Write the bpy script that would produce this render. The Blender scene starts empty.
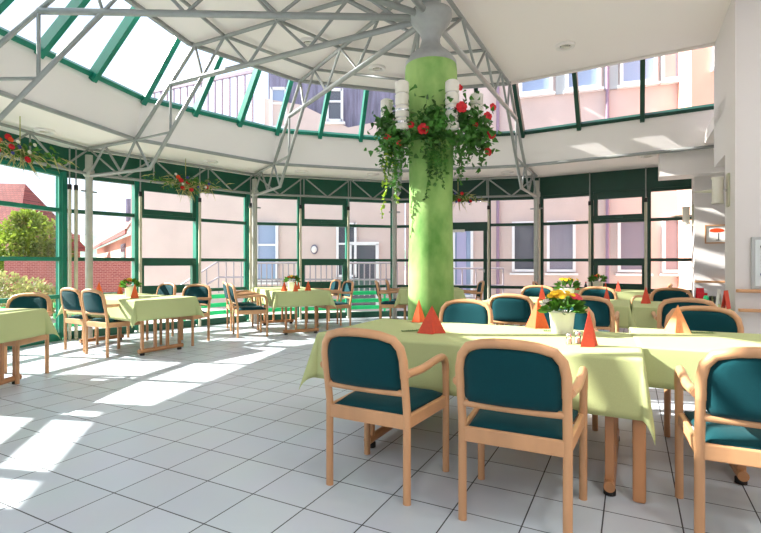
import bpy, bmesh, math, random
from mathutils import Vector, Matrix
random.seed(7)
C = bpy.context.scene.collection
R = math.radians
sin, cos, pi = math.sin, math.cos, math.pi

# ------------------------------------------------------------------ materials
def lin(c):
    return tuple(((v/255)/12.92 if v/255 <= .04045 else ((v/255+.055)/1.055)**2.4) for v in c) + (1,)

def mat(name, col, rough=.6, noise=0, scale=20, metal=0, bump=0, stretch=None, spec=.5, sheen=0, col2=None, trans=0, det=4, contrast=None):
    m = bpy.data.materials.new(name); m.use_nodes = True
    nt = m.node_tree; b = nt.nodes['Principled BSDF']
    b.inputs['Base Color'].default_value = lin(col)
    b.inputs['Roughness'].default_value = rough
    b.inputs['Metallic'].default_value = metal
    b.inputs['Specular IOR Level'].default_value = spec
    if sheen: b.inputs['Sheen Weight'].default_value = sheen
    if noise or bump or col2:
        tc = nt.nodes.new('ShaderNodeTexCoord'); mp = nt.nodes.new('ShaderNodeMapping')
        nz = nt.nodes.new('ShaderNodeTexNoise'); nz.inputs['Scale'].default_value = scale; nz.inputs['Detail'].default_value = det
        if stretch: mp.inputs['Scale'].default_value = stretch
        nt.links.new(tc.outputs['Object'], mp.inputs['Vector']); nt.links.new(mp.outputs[0], nz.inputs['Vector'])
        if noise or col2:
            rp = nt.nodes.new('ShaderNodeValToRGB'); e = rp.color_ramp.elements
            e[0].position, e[1].position = contrast or (.3, .7)
            if col2: e[0].color, e[1].color = lin(col2), lin(col)
            else:
                e[0].color = lin([max(0, v*(1-noise)) for v in col]); e[1].color = lin([min(255, v*(1+noise*.6)) for v in col])
            nt.links.new(nz.outputs['Fac'], rp.inputs[0]); nt.links.new(rp.outputs[0], b.inputs['Base Color'])
        if bump:
            bp = nt.nodes.new('ShaderNodeBump'); bp.inputs['Strength'].default_value = bump; bp.inputs['Distance'].default_value = .01
            nt.links.new(nz.outputs['Fac'], bp.inputs['Height']); nt.links.new(bp.outputs[0], b.inputs['Normal'])
    if trans:
        out = nt.nodes['Material Output']
        tl = nt.nodes.new('ShaderNodeBsdfTranslucent'); tl.inputs[0].default_value = lin(col)
        for l in b.inputs['Base Color'].links: nt.links.new(l.from_socket, tl.inputs[0])
        mx = nt.nodes.new('ShaderNodeMixShader'); mx.inputs[0].default_value = trans
        nt.links.new(b.outputs[0], mx.inputs[1]); nt.links.new(tl.outputs[0], mx.inputs[2]); nt.links.new(mx.outputs[0], out.inputs[0])
    return m

def glass_mat(name, tint=(1, 1, 1), refl=1.0):
    m = bpy.data.materials.new(name); m.use_nodes = True; nt = m.node_tree; nt.nodes.clear()
    o = nt.nodes.new('ShaderNodeOutputMaterial'); t = nt.nodes.new('ShaderNodeBsdfTransparent'); t.inputs[0].default_value = (*tint, 1)
    g = nt.nodes.new('ShaderNodeBsdfGlossy'); g.inputs['Roughness'].default_value = .0
    f = nt.nodes.new('ShaderNodeFresnel'); f.inputs[0].default_value = 1.45
    mu = nt.nodes.new('ShaderNodeMath'); mu.operation = 'MULTIPLY'; mu.inputs[1].default_value = refl
    mx = nt.nodes.new('ShaderNodeMixShader')
    nt.links.new(f.outputs[0], mu.inputs[0]); nt.links.new(mu.outputs[0], mx.inputs[0]); nt.links.new(t.outputs[0], mx.inputs[1]); nt.links.new(g.outputs[0], mx.inputs[2]); nt.links.new(mx.outputs[0], o.inputs[0])
    return m

def tile_mat():
    m = bpy.data.materials.new('floor_tiles'); m.use_nodes = True; nt = m.node_tree; b = nt.nodes['Principled BSDF']
    N = nt.nodes.new; L = nt.links.new
    tc = N('ShaderNodeTexCoord'); mp = N('ShaderNodeMapping')
    S = 1/.3255
    # tile axes follow the building grid; p' = S*(Rot(27.4deg) p) + offset
    mp.inputs['Rotation'].default_value = (0, 0, R(27.4)); mp.inputs['Scale'].default_value = (S, S, S)
    br = N('ShaderNodeTexBrick'); br.offset = 0; br.squash = 1
    br.inputs['Scale'].default_value = 1; br.inputs['Brick Width'].default_value = 1; br.inputs['Row Height'].default_value = 1
    br.inputs['Mortar Size'].default_value = .0105; br.inputs['Mortar Smooth'].default_value = .1; br.inputs['Bias'].default_value = 0
    br.inputs['Color1'].default_value = lin((206, 214, 221)); br.inputs['Color2'].default_value = lin((199, 207, 214)); br.inputs['Mortar'].default_value = lin((66, 68, 72))
    E0, D0 = -2.397*S, 1.603*S
    mp.inputs['Location'].default_value = (-(E0 % 1), -(D0 % 1), 0)
    L(tc.outputs['Object'], mp.inputs['Vector']); L(mp.outputs[0], br.inputs['Vector'])
    nz = N('ShaderNodeTexNoise'); nz.inputs['Scale'].default_value = 2.2; nz.inputs['Detail'].default_value = 5
    L(tc.outputs['Object'], nz.inputs['Vector'])
    mx = N('ShaderNodeMix'); mx.data_type = 'RGBA'; mx.blend_type = 'MULTIPLY'; mx.inputs[0].default_value = .12
    L(br.outputs['Color'], mx.inputs[6]); L(nz.outputs['Color'], mx.inputs[7]); L(mx.outputs[2], b.inputs['Base Color'])
    rr = N('ShaderNodeMapRange'); rr.inputs[3].default_value = .32; rr.inputs[4].default_value = .8
    L(br.outputs['Fac'], rr.inputs[0]); L(rr.outputs[0], b.inputs['Roughness'])
    bp = N('ShaderNodeBump'); bp.inputs['Strength'].default_value = .3; bp.inputs['Distance'].default_value = .002; bp.invert = True
    L(br.outputs['Fac'], bp.inputs['Height']); L(bp.outputs[0], b.inputs['Normal'])
    b.inputs['Specular IOR Level'].default_value = .4
    return m

def brick_mat(name, c1, c2, mort, scale, bw=.5, rh=.25, ms=.02):
    m = bpy.data.materials.new(name); m.use_nodes = True; nt = m.node_tree; b = nt.nodes['Principled BSDF']
    tc = nt.nodes.new('ShaderNodeTexCoord'); br = nt.nodes.new('ShaderNodeTexBrick'); mp = nt.nodes.new('ShaderNodeMapping')
    br.inputs['Scale'].default_value = scale; br.inputs['Brick Width'].default_value = bw; br.inputs['Row Height'].default_value = rh; br.inputs['Mortar Size'].default_value = ms
    br.inputs['Color1'].default_value = lin(c1); br.inputs['Color2'].default_value = lin(c2); br.inputs['Mortar'].default_value = lin(mort)
    mp.inputs['Rotation'].default_value = (pi/2, 0, 0)
    nt.links.new(tc.outputs['Object'], mp.inputs[0]); nt.links.new(mp.outputs[0], br.inputs[0]); nt.links.new(br.outputs[0], b.inputs['Base Color'])
    b.inputs['Roughness'].default_value = .85
    return m

M = dict(
    floor=tile_mat(),
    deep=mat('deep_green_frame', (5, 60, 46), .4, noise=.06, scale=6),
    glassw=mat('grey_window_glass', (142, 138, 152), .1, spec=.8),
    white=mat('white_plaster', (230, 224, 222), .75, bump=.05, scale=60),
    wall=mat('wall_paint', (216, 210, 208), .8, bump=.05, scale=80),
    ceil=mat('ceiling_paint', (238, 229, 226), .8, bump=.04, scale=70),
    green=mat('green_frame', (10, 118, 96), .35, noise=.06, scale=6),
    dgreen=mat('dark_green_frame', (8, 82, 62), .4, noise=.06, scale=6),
    silver=mat('silver_paint', (146, 149, 147), .35, metal=.25, noise=.04, scale=12),
    steelw=mat('pale_steel', (174, 174, 166), .35, metal=.2, noise=.04, scale=12),
    beige=mat('beige_enamel', (190, 186, 164), .4, noise=.03, scale=12),
    wood=mat('beech_wood', (201, 151, 108), .38, noise=.1, scale=5, stretch=(1, 1, .18), bump=.02, det=8),
    woodd=mat('table_beech', (186, 132, 88), .4, noise=.12, scale=5, stretch=(1, 1, .18), det=8),
    teal=mat('teal_upholstery', (5, 62, 68), .85, noise=.1, scale=420, bump=.2, sheen=.05, spec=.15),
    cloth=mat('green_tablecloth', (196, 204, 146), .8, noise=.03, scale=300, bump=.06, trans=.15, spec=.25),
    orange=mat('orange_paper', (242, 112, 62), .75, noise=.03, scale=60, trans=.25),
    red=mat('red_paper', (222, 84, 60), .75, noise=.03, scale=60, trans=.2),
    peach=mat('peach_paper', (250, 172, 120), .75, noise=.03, scale=60, trans=.25),
    pot=mat('white_ceramic', (235, 232, 226), .35, noise=.02, scale=8),
    soil=mat('soil', (50, 36, 26), .95, noise=.3, scale=60),
    leaf=mat('leaf_green', (74, 122, 40), .55, noise=.3, scale=9, trans=.35),
    ivy=mat('ivy_green', (66, 118, 46), .5, noise=.35, scale=7, trans=.3),
    ivyl=mat('ivy_light', (150, 180, 50), .5, noise=.2, scale=7, trans=.4),
    dry=mat('dried_grass', (176, 170, 110), .8, noise=.3, scale=12, trans=.2),
    yellow=mat('yellow_petal', (255, 204, 40), .6, noise=.08, scale=50, trans=.2),
    pink=mat('pink_petal', (232, 70, 88), .6, noise=.1, scale=50, trans=.2),
    redp=mat('red_petal', (206, 18, 34), .55, noise=.12, scale=40, trans=.2),
    orangep=mat('orange_petal', (235, 84, 32), .6, noise=.1, scale=40, trans=.2),
    bluep=mat('blue_petal', (70, 74, 150), .6, noise=.1, scale=40, trans=.2),
    whitep=mat('white_petal', (236, 232, 218), .6, noise=.05, scale=40, trans=.2),
    col=mat('green_wrapped_column', (154, 186, 110), .85, col2=(88, 138, 60), scale=3.2, bump=.35, det=9, stretch=(1, 1, .6), contrast=(.36, .64)),
    capm=mat('grey_column_cap', (150, 152, 150), .5, noise=.05, scale=10),
    lampg=mat('frosted_glass', (240, 236, 226), .3, trans=.3),
    chrome=mat('chrome', (200, 200, 200), .15, metal=1),
    black=mat('black_rubber', (24, 24, 24), .6),
    glassp=glass_mat('window_glass', (.96, .975, .975), .2),
    glassb=mat('house_window_glass', (150, 166, 196), .08, spec=.9),
    glassd=mat('dark_window_glass', (92, 94, 104), .08, spec=.9),
    pinkw=mat('pink_render', (214, 194, 187), .9, noise=.03, scale=1.2, bump=.1),
    pinkd=mat('salmon_render', (222, 168, 148), .9, noise=.03, scale=1.2, bump=.1),
    whitef=mat('white_window_frame', (238, 238, 240), .4),
    slate=mat('slate_roof', (128, 124, 146), .7, noise=.2, scale=3, stretch=(4, 4, .4)),
    rooft=brick_mat('red_roof_tiles', (150, 78, 70), (132, 64, 60), (92, 44, 42), 2.2, .5, .3, .03),
    roofb=brick_mat('brown_roof_tiles', (178, 138, 122), (160, 116, 104), (120, 86, 80), 3, .4, .3, .03),
    brick=brick_mat('red_brick', (150, 82, 76), (136, 68, 66), (176, 140, 130), 3, .5, .18, .015),
    hill=mat('wooded_hill', (122, 146, 130), .95, noise=.2, scale=.2),
    pave=mat('paving', (196, 188, 180), .9, noise=.1, scale=3),
    rail=mat('galvanised_rail', (158, 150, 158), .4, metal=.3),
    railp=mat('dark_rail', (120, 104, 124), .5),
    slat=mat('bright_green_slat', (40, 215, 135), .4, noise=.05, scale=5),
    treel=mat('tree_leaf', (128, 150, 52), .7, noise=.4, scale=.9, trans=.35),
    bush=mat('bush_leaf', (170, 172, 108), .7, noise=.3, scale=1.5, trans=.3),
    bark=mat('bark', (90, 70, 52), .9, noise=.3, scale=8),
    paper=mat('paper', (238, 236, 230), .8, noise=.01, scale=30),
    panel=mat('grey_panel', (176, 178, 178), .35, metal=.2),
    panelw=mat('light_panel', (212, 218, 218), .4),
    blue=mat('blue_button', (30, 50, 150), .3),
    darkbtn=mat('dark_button', (30, 34, 38), .3),
    steel=mat('steel', (190, 190, 188), .25, metal=.9),
    clearg=glass_mat('clear_jar_glass', (.93, .95, .95), 1.5),
    curtain=mat('lilac_curtain', (190, 186, 220), .8, trans=.2),
    drain=mat('drain_pipe', (150, 128, 150), .5),
)

# ------------------------------------------------------------------ mesh builder
class MB:
    def __init__(s): s.v = []; s.f = []; s.sm = []
    def add(s, vs, fs, smooth=False):
        o = len(s.v); s.v += [tuple(v) for v in vs]; s.f += [tuple(i+o for i in f) for f in fs]; s.sm += [smooth]*len(fs); return s
    def box(s, c, d, rz=0, M4=None):
        x, y, z = [k/2 for k in d]
        vs = [Vector((sx*x, sy*y, sz*z)) for sz in (-1, 1) for sy in (-1, 1) for sx in (-1, 1)]
        m = M4 or (Matrix.Translation(c) @ Matrix.Rotation(rz, 4, 'Z'))
        return s.add([m @ v for v in vs], [(0, 2, 3, 1), (4, 5, 7, 6), (0, 1, 5, 4), (2, 6, 7, 3), (0, 4, 6, 2), (1, 3, 7, 5)])
    def bar(s, p, q, w, h, up=(0, 0, 1)):
        p, q = Vector(p), Vector(q); d = (q-p); L = d.length; d.normalize()
        up = Vector(up)
        if abs(d.dot(up)) > .98: up = Vector((0, 1, 0)) if abs(d.y) < .9 else Vector((1, 0, 0))
        x = d.cross(up).normalized(); z = x.cross(d)
        m = Matrix(((x.x, d.x, z.x, 0), (x.y, d.y, z.y, 0), (x.z, d.z, z.z, 0), (0, 0, 0, 1))); m.translation = (p+q)/2
        return s.box(None, (w, L, h), M4=m)
    def path(s, pts, r, seg=10, flat=1.0, up=(0, 0, 1), caps=True, closed=False):
        pts = [Vector(p) for p in pts]; n = len(pts); rs = r if isinstance(r, (list, tuple)) else [r]*n
        prev = None; rings = []
        for i, p in enumerate(pts):
            if closed: t = pts[(i+1) % n]-pts[i-1]
            else: t = pts[min(i+1, n-1)]-pts[max(i-1, 0)]
            t.normalize()
            if prev is None:
                u = Vector(up)
                if abs(t.dot(u)) > .95: u = Vector((0, 1, 0)) if abs(t.y) < .9 else Vector((1, 0, 0))
                x = t.cross(u).normalized()
            else: x = (prev - t*prev.dot(t)).normalized()
            prev = x; y = t.cross(x)
            rings.append([p + x*cos(2*pi*k/seg)*rs[i] + y*sin(2*pi*k/seg)*rs[i]*flat for k in range(seg)])
        vs = [v for rg in rings for v in rg]; fs = []
        m = n if closed else n-1
        for i in range(m):
            for k in range(seg):
                a, b = i*seg, ((i+1) % n)*seg
                fs.append((a+k, a+(k+1) % seg, b+(k+1) % seg, b+k))
        s.add(vs, fs, True)
        if caps and not closed:
            s.add(rings[0], [tuple(reversed(range(seg)))]); s.add(rings[-1], [tuple(range(seg))])
        return s
    def tube(s, p, q, r, seg=10): return s.path([p, q], r, seg)
    def lathe(s, prof, c=(0, 0, 0), seg=28, smooth=True):
        vs = []; fs = []
        for (r, z) in prof:
            for k in range(seg): vs.append((c[0]+r*cos(2*pi*k/seg), c[1]+r*sin(2*pi*k/seg), c[2]+z))
        for i in range(len(prof)-1):
            for k in range(seg):
                fs.append((i*seg+k, i*seg+(k+1) % seg, (i+1)*seg+(k+1) % seg, (i+1)*seg+k))
        s.add(vs, fs, smooth)
        for i, rev in ((0, True), (len(prof)-1, False)):
            if prof[i][0] > 1e-4:
                ids = list(range(i*seg, (i+1)*seg)); s.add([vs[j] for j in ids], [tuple(reversed(range(seg))) if rev else tuple(range(seg))])
        return s
    def prism(s, poly, z0, z1):
        n = len(poly); vs = [(x, y, z0) for x, y in poly]+[(x, y, z1) for x, y in poly]
        fs = [tuple(reversed(range(n))), tuple(range(n, 2*n))]+[(i, (i+1) % n, (i+1) % n+n, i+n) for i in range(n)]
        return s.add(vs, fs)
    def prism_xz(s, poly, y0, y1):
        n = len(poly); vs = [(x, y0, z) for x, z in poly]+[(x, y1, z) for x, z in poly]
        fs = [tuple(range(n)), tuple(reversed(range(n, 2*n)))]+[(i, i+n, (i+1) % n+n, (i+1) % n) for i in range(n)]
        return s.add(vs, fs)
    def quad(s, a, b, c, d, th=0, nrm=None):
        a, b, c, d = map(Vector, (a, b, c, d))
        if not th: return s.add([a, b, c, d], [(0, 1, 2, 3)])
        n = (Vector(nrm) if nrm else (b-a).cross(d-a)).normalized()*th
        vs = [a, b, c, d, a+n, b+n, c+n, d+n]
        return s.add(vs, [(3, 2, 1, 0), (4, 5, 6, 7), (0, 1, 5, 4), (1, 2, 6, 5), (2, 3, 7, 6), (3, 0, 4, 7)])
    def sphere(s, c, r, seg=12, rg=8, sc=(1, 1, 1)):
        prof = [(max(1e-5, r*sin(pi*i/rg)), -r*cos(pi*i/rg)) for i in range(rg+1)]
        o = len(s.v); s.lathe(prof, (0, 0, 0), seg)
        for i in range(o, len(s.v)):
            v = s.v[i]; s.v[i] = (v[0]*sc[0]+c[0], v[1]*sc[1]+c[1], v[2]*sc[2]+c[2])
        return s
    def build(s, name, material, parent=None, bevel=0, **tags):
        me = bpy.data.meshes.new(name); me.from_pydata(s.v, [], s.f); me.validate()
        bm = bmesh.new(); bm.from_mesh(me)
        if bevel: bmesh.ops.remove_doubles(bm, verts=bm.verts, dist=1e-5)
        bmesh.ops.recalc_face_normals(bm, faces=bm.faces) if not tags.pop('nonormals', False) else None
        bm.to_mesh(me); bm.free()
        if not bevel and len(me.polygons) == len(s.sm):
            me.polygons.foreach_set('use_smooth', s.sm)
        me.materials.append(material)
        o = bpy.data.objects.new(name, me); C.objects.link(o)
        if parent: o.parent = parent
        if bevel:
            b = o.modifiers.new('bevel', 'BEVEL'); b.width = bevel; b.segments = 2; b.limit_method = 'ANGLE'; b.angle_limit = R(40)
        for k, v in tags.items(): o[k] = v
        return o

def thing(name, label, cat, loc=(0, 0, 0), rz=0, group=None, kind=None):
    o = bpy.data.objects.new(name, None); C.objects.link(o); o.empty_display_size = .1
    o.location = loc; o.rotation_euler = (0, 0, rz)
    if label: o['label'] = label
    if cat: o['category'] = cat
    if group: o['group'] = group
    if kind: o['kind'] = kind
    return o
def tag(o, label, cat, group=None, kind=None):
    o['label'] = label; o['category'] = cat
    if group: o['group'] = group
    if kind: o['kind'] = kind
    return o
def copy_tree(o, parent=None):
    c = o.copy(); C.objects.link(c); c.parent = parent
    for ch in list(kids.get(o.name, [])): copy_tree(ch, c)
    return c
kids = {}
def index_children():
    kids.clear()
    for o in bpy.data.objects:
        if o.parent: kids.setdefault(o.parent.name, []).append(o)
def again(proto, loc, rz, label, group=None):
    index_children()
    c = copy_tree(proto); c.location = loc; c.rotation_euler = (0, 0, rz); c['label'] = label
    if group: c['group'] = group
    return c
def struct(name, mb, m, label=None, **k):
    o = mb.build(name, m, **k); o['kind'] = 'structure'
    if label: o['label'] = label
    return o

# ------------------------------------------------------------------ layout
CX, CY = .5, 4.8                       # the round hall is centred on the green column
GA = R(-27.4)                          # building grid (tiles, tables)
a2, b2 = Vector((cos(GA), sin(GA))), Vector((-sin(GA), cos(GA)))
def ED(E, D, z=0): p = a2*E+b2*D; return Vector((p.x, p.y, z))
def pol(deg, r, z=0): return Vector((CX+r*cos(R(deg)), CY+r*sin(R(deg)), z))
ANG = [242, 212, 182, 152, 122, 92, 62]
sd = Vector((.857, -.515, 0))          # the straight right-hand run
def ring(r, z, ext=3.3):
    p = [pol(a, r, z) for a in ANG]; p.append(p[-1]+sd*ext); return p
RG, RU, ZS = 6.15, 4.55, 3.0           # glass line, soffit inner edge, soffit height

# floor and ground
fl = MB().prism([(-7.2, -5), (9.5, -5), (9.5, 3.5)] + [tuple(p.xy) for p in reversed(ring(6.28, 0, 6.2))][0:] + [(-7.2, 0)], -.12, 0)
struct('floor', fl, M['floor'])
g = MB().box((0, 30, -.22), (160, 120, .1)); struct('ground', g, M['pave'])

# ------------------------------------------------------------------ glass facade
GV = ring(RG, 0, 3.6); GV[3] = pol(153.2, RG)
wn = [0]
def V(p, q, t): return p+(q-p)*t
def facade_side(p, q, nb, kinds, green, dark, fr=None):
    fr = fr or [i/nb for i in range(nb+1)]
    d = (q-p).normalized(); n = Vector((d.y, -d.x, 0))
    if n.dot(Vector((CX, CY, 0))-p) < 0: n = -n     # inward
    ang = math.atan2(d.y, d.x)
    for i in range(nb):
        a, b = V(p, q, fr[i]), V(p, q, fr[i+1]); wn[0] += 1
        name = ('door_1' if kinds[i] == 'door' else 'window_%d' % wn[0])
        root = thing(name, None, None, (0, 0, 0), kind='structure')
        Z1 = 2.62
        fm = MB()
        w = .07 if i else .10
        fm.box(a+Vector((0, 0, Z1/2+.02)), (w, .13, Z1-.04), ang)                 # mullion at its start
        if i == nb-1: fm.box(b+Vector((0, 0, Z1/2+.02)), (.09, .13, Z1-.04), ang)
        fm.build('mullion', green, root)
        am, bm_ = a+d*.035, b-d*.035
        hs = [.06, .68, 1.26, 2.02, 2.58]
        t = MB()
        for h in hs:
            hh = .12 if h == .06 else .06
            t.bar(am+Vector((0, 0, h)), bm_+Vector((0, 0, h)), .09, hh)
        if nb == 4 and kinds[0] == 'panel' and i: t.bar(am+Vector((0, 0, 2.46)), bm_+Vector((0, 0, 2.46)), .08, .24)  # unseen bar added under the top transom to shorten the sun patches
        t.build('transom', dark, root)
        MB().quad(am+Vector((0, 0, .05)), bm_+Vector((0, 0, .05)), bm_+Vector((0, 0, 2.6)), am+Vector((0, 0, 2.6))).build('pane', M['glassp'] if kinds[i] != 'panel' else M['wall'], root)
        if kinds[i] == 'sash':
            for (z0, z1, tilt) in ((2.05, 2.55, True), (.71, 1.24, False)):
                s = MB(); k = .045
                for x0, x1, zz in ((0, 1, z0+k), (0, 1, z1-k)):
                    s.bar(V(am, bm_, 0)+Vector((0, 0, zz))+n*.035, V(am, bm_, 1)+Vector((0, 0, zz))+n*.035, .07, k*2)
                for e in (am+d*k, bm_-d*k):
                    s.bar(e+Vector((0, 0, z0))+n*.035, e+Vector((0, 0, z1))+n*.035, .09, .07, up=d)
                so = s.build('sash', dark, root)
                h = MB(); c = (am+bm_)/2+Vector((0, 0, z0+k))+n*.085
                h.box(c, (.12, .03, .025), ang); h.build('handle', M['dgreen'], so)
        if kinds[i] == 'door':
            s = MB()
            s.bar(am+Vector((0, 0, 1.99))+n*.03, bm_+Vector((0, 0, 1.99))+n*.03, .09, .19)
            for e in (am+d*.05, bm_-d*.05): s.bar(e+n*.03+Vector((0, 0, .05)), e+n*.03+Vector((0, 0, 1.98)), .1, .08, up=d)
            s.bar(am+Vector((0, 0, .12))+n*.03, bm_+Vector((0, 0, .12))+n*.03, .08, .2)
            lf = s.build('door_leaf', M['deep'], root)
            hd = MB(); c = bm_-d*.07+n*.11
            hd.tube(c+Vector((0, 0, 1.0)), c+Vector((0, 0, 1.06)), .012); hd.tube(c+Vector((0, 0, 1.05)), c-d*.12+Vector((0, 0, 1.05)), .01); hd.build('handle', M['chrome'], lf)
            sg = MB().box((am*.62+bm_*.38)+Vector((0, 0, 1.9))+n*.08, (.26, .012, .06), ang); sg.build('sign_plate', M['paper'], root)
    # fascia band above the glass
    f = MB(); f.bar(p+Vector((0, 0, 2.81)), q+Vector((0, 0, 2.81)), .12, .40)
    struct('trim_%d' % (wn[0]//3), f, dark if dark is not M['green'] else M['dgreen'])
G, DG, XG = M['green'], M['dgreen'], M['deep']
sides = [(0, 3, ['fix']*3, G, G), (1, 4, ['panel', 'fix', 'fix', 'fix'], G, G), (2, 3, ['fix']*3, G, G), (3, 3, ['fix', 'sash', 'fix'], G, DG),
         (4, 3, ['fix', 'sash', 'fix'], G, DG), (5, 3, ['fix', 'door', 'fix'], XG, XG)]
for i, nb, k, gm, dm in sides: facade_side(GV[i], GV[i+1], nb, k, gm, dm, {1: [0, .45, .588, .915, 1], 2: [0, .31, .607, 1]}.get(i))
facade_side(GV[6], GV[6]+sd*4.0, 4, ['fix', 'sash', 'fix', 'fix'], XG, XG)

# slender posts with rods in front of every mullion
k = 0
pl = [('between the two left corner panes', 0)]
posts = []
for i in range(2, 6):
    nj = 1 if i == 2 else 3
    for j in range(nj):
        p = V(GV[i], GV[i+1], j/nj)
        posts.append((i, j, p))
for j in (0, 1, 2): posts.append((6, j, GV[6]+sd*j))
def facade_post(p, lab):
    c = Vector((CX, CY, 0)); n = (c-p); n.z = 0; n.normalize(); q = p+n*.17
    t = thing('guide_post', lab, 'post', q, 0, 'guide posts along the glass')
    MB().box((0, 0, 1.18), (.042, .042, 2.36), math.atan2(n.y, n.x)).build('post', M['beige'], t, bevel=.008)
    MB().tube((0, 0, 2.36), (0, 0, 2.99), .011).build('rod', M['silver'], t)
    m = MB(); m.tube((0, 0, 2.34), (0, 0, 2.42), .03); m.build('collar', M['black'], t)
names = {2: 'far left glass', 3: 'glass facing the pale pink wall', 4: 'glass behind the oval lamp wall', 5: 'glass around the green door', 6: 'right hand glass'}
ords = ['at the corner', 'one pane along', 'two panes along']
for i, j, p in posts:
    lab = 'slim beige guide post of the %s, %s' % (names[i], ords[j])
    if j == 0 and i in (3, 4):
        d = (GV[i+1]-GV[i]).normalized()
        facade_post(p+d*.02, lab); facade_post(p+d*.11, 'second slim guide post paired at the corner of the %s' % names[i])
    else: facade_post(p, lab)

# ------------------------------------------------------------------ roof: soffit, upstand, skylight, central ceiling
so = MB(); A, B = ring(6.35, ZS, 4.2), ring(RU, ZS, 3.3)
for i in range(len(A)-1): so.quad(A[i], A[i+1], B[i+1], B[i], .12, (0, 0, 1))
struct('ceiling_soffit', so, M['ceil'])
up = MB(); A, B = ring(RU, ZS, 3.3), ring(4.38, 3.50, 3.3); A2, B2 = ring(4.68, ZS+.02, 3.3), ring(4.5, 3.50, 3.3)
for i in range(len(A)-1):
    up.add([A[i], A[i+1], B[i+1], B[i], A2[i], A2[i+1], B2[i+1], B2[i]], [(0, 1, 2, 3), (7, 6, 5, 4), (0, 4, 5, 1), (3, 2, 6, 7), (0, 3, 7, 4), (1, 5, 6, 2)])
struct('ceiling_upstand', up, M['white'])
ro = MB(); A, B = ring(6.4, 3.12, 4.2), ring(4.5, 3.46, 3.3)
for i in range(len(A)-1): ro.quad(A[i], A[i+1], B[i+1], B[i], .05, (0, 0, 1))
struct('roof', ro, M['slate'])
RC, ZC = 3.42, 4.13
cc = ring(RC, 0, 3.25)
poly = [tuple(p.xy) for p in cc]+[(7.5, 2.0), (7.5, -3.5), (-1.2, -3.5)]
ce = MB().prism(poly, ZC, ZC+.3); struct('ceiling', ce, M['ceil'])
# skylight bays
LO, HI = ring(4.36, 3.53, 2.82), ring(3.56, 4.38, 2.82)
for i in range(len(LO)-1):
    nb = 3; sf = [0, .28, .60, 1] if i == 2 else [0, 1/3, 2/3, 1]
    for j in range(nb):
        wn[0] += 1
        root = thing('window_%d' % wn[0], None, None, kind='structure')
        a, b, c, d = V(LO[i], LO[i+1], sf[j]), V(LO[i], LO[i+1], sf[j+1]), V(HI[i], HI[i+1], sf[j+1]), V(HI[i], HI[i+1], sf[j])
        t = (b-a).normalized(); nn = t.cross(d-a).normalized()
        if nn.z > 0: nn = -nn
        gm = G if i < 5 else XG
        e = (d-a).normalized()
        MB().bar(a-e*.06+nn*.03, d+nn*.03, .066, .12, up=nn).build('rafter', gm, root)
        x = MB(); x.bar(a, b, .06, .07, up=nn); x.bar(d, c, .06, .07, up=nn); x.build('rail', gm, root)
        MB().quad(a, b, c, d).build('pane', M['glassp'], root)
# grey edge board of the central ceiling
eb = MB(); A = ring(3.44, 4.12, 3.2)[:-1]
for i in range(len(A)-1): eb.bar(A[i], A[i+1], .05, .07)
struct('trim_60', eb, M['capm'])
cb = MB(); A, B = ring(3.44, 4.38, 3.1), ring(3.62, 4.38, 3.1)
for i in range(len(A)-1): cb.quad(A[i], A[i+1], B[i+1], B[i], .05, (0, 0, 1))
struct('trim_61', cb, M['dgreen'])
cu = MB(); A, B = ring(3.46, 4.1, 3.2), ring(3.46, 4.42, 3.2)
for i in range(len(A)-1): cu.bar((A[i]+B[i])/2, (A[i+1]+B[i+1])/2, .03, .32)
struct('trim_62', cu, M['ceil'])

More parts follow.
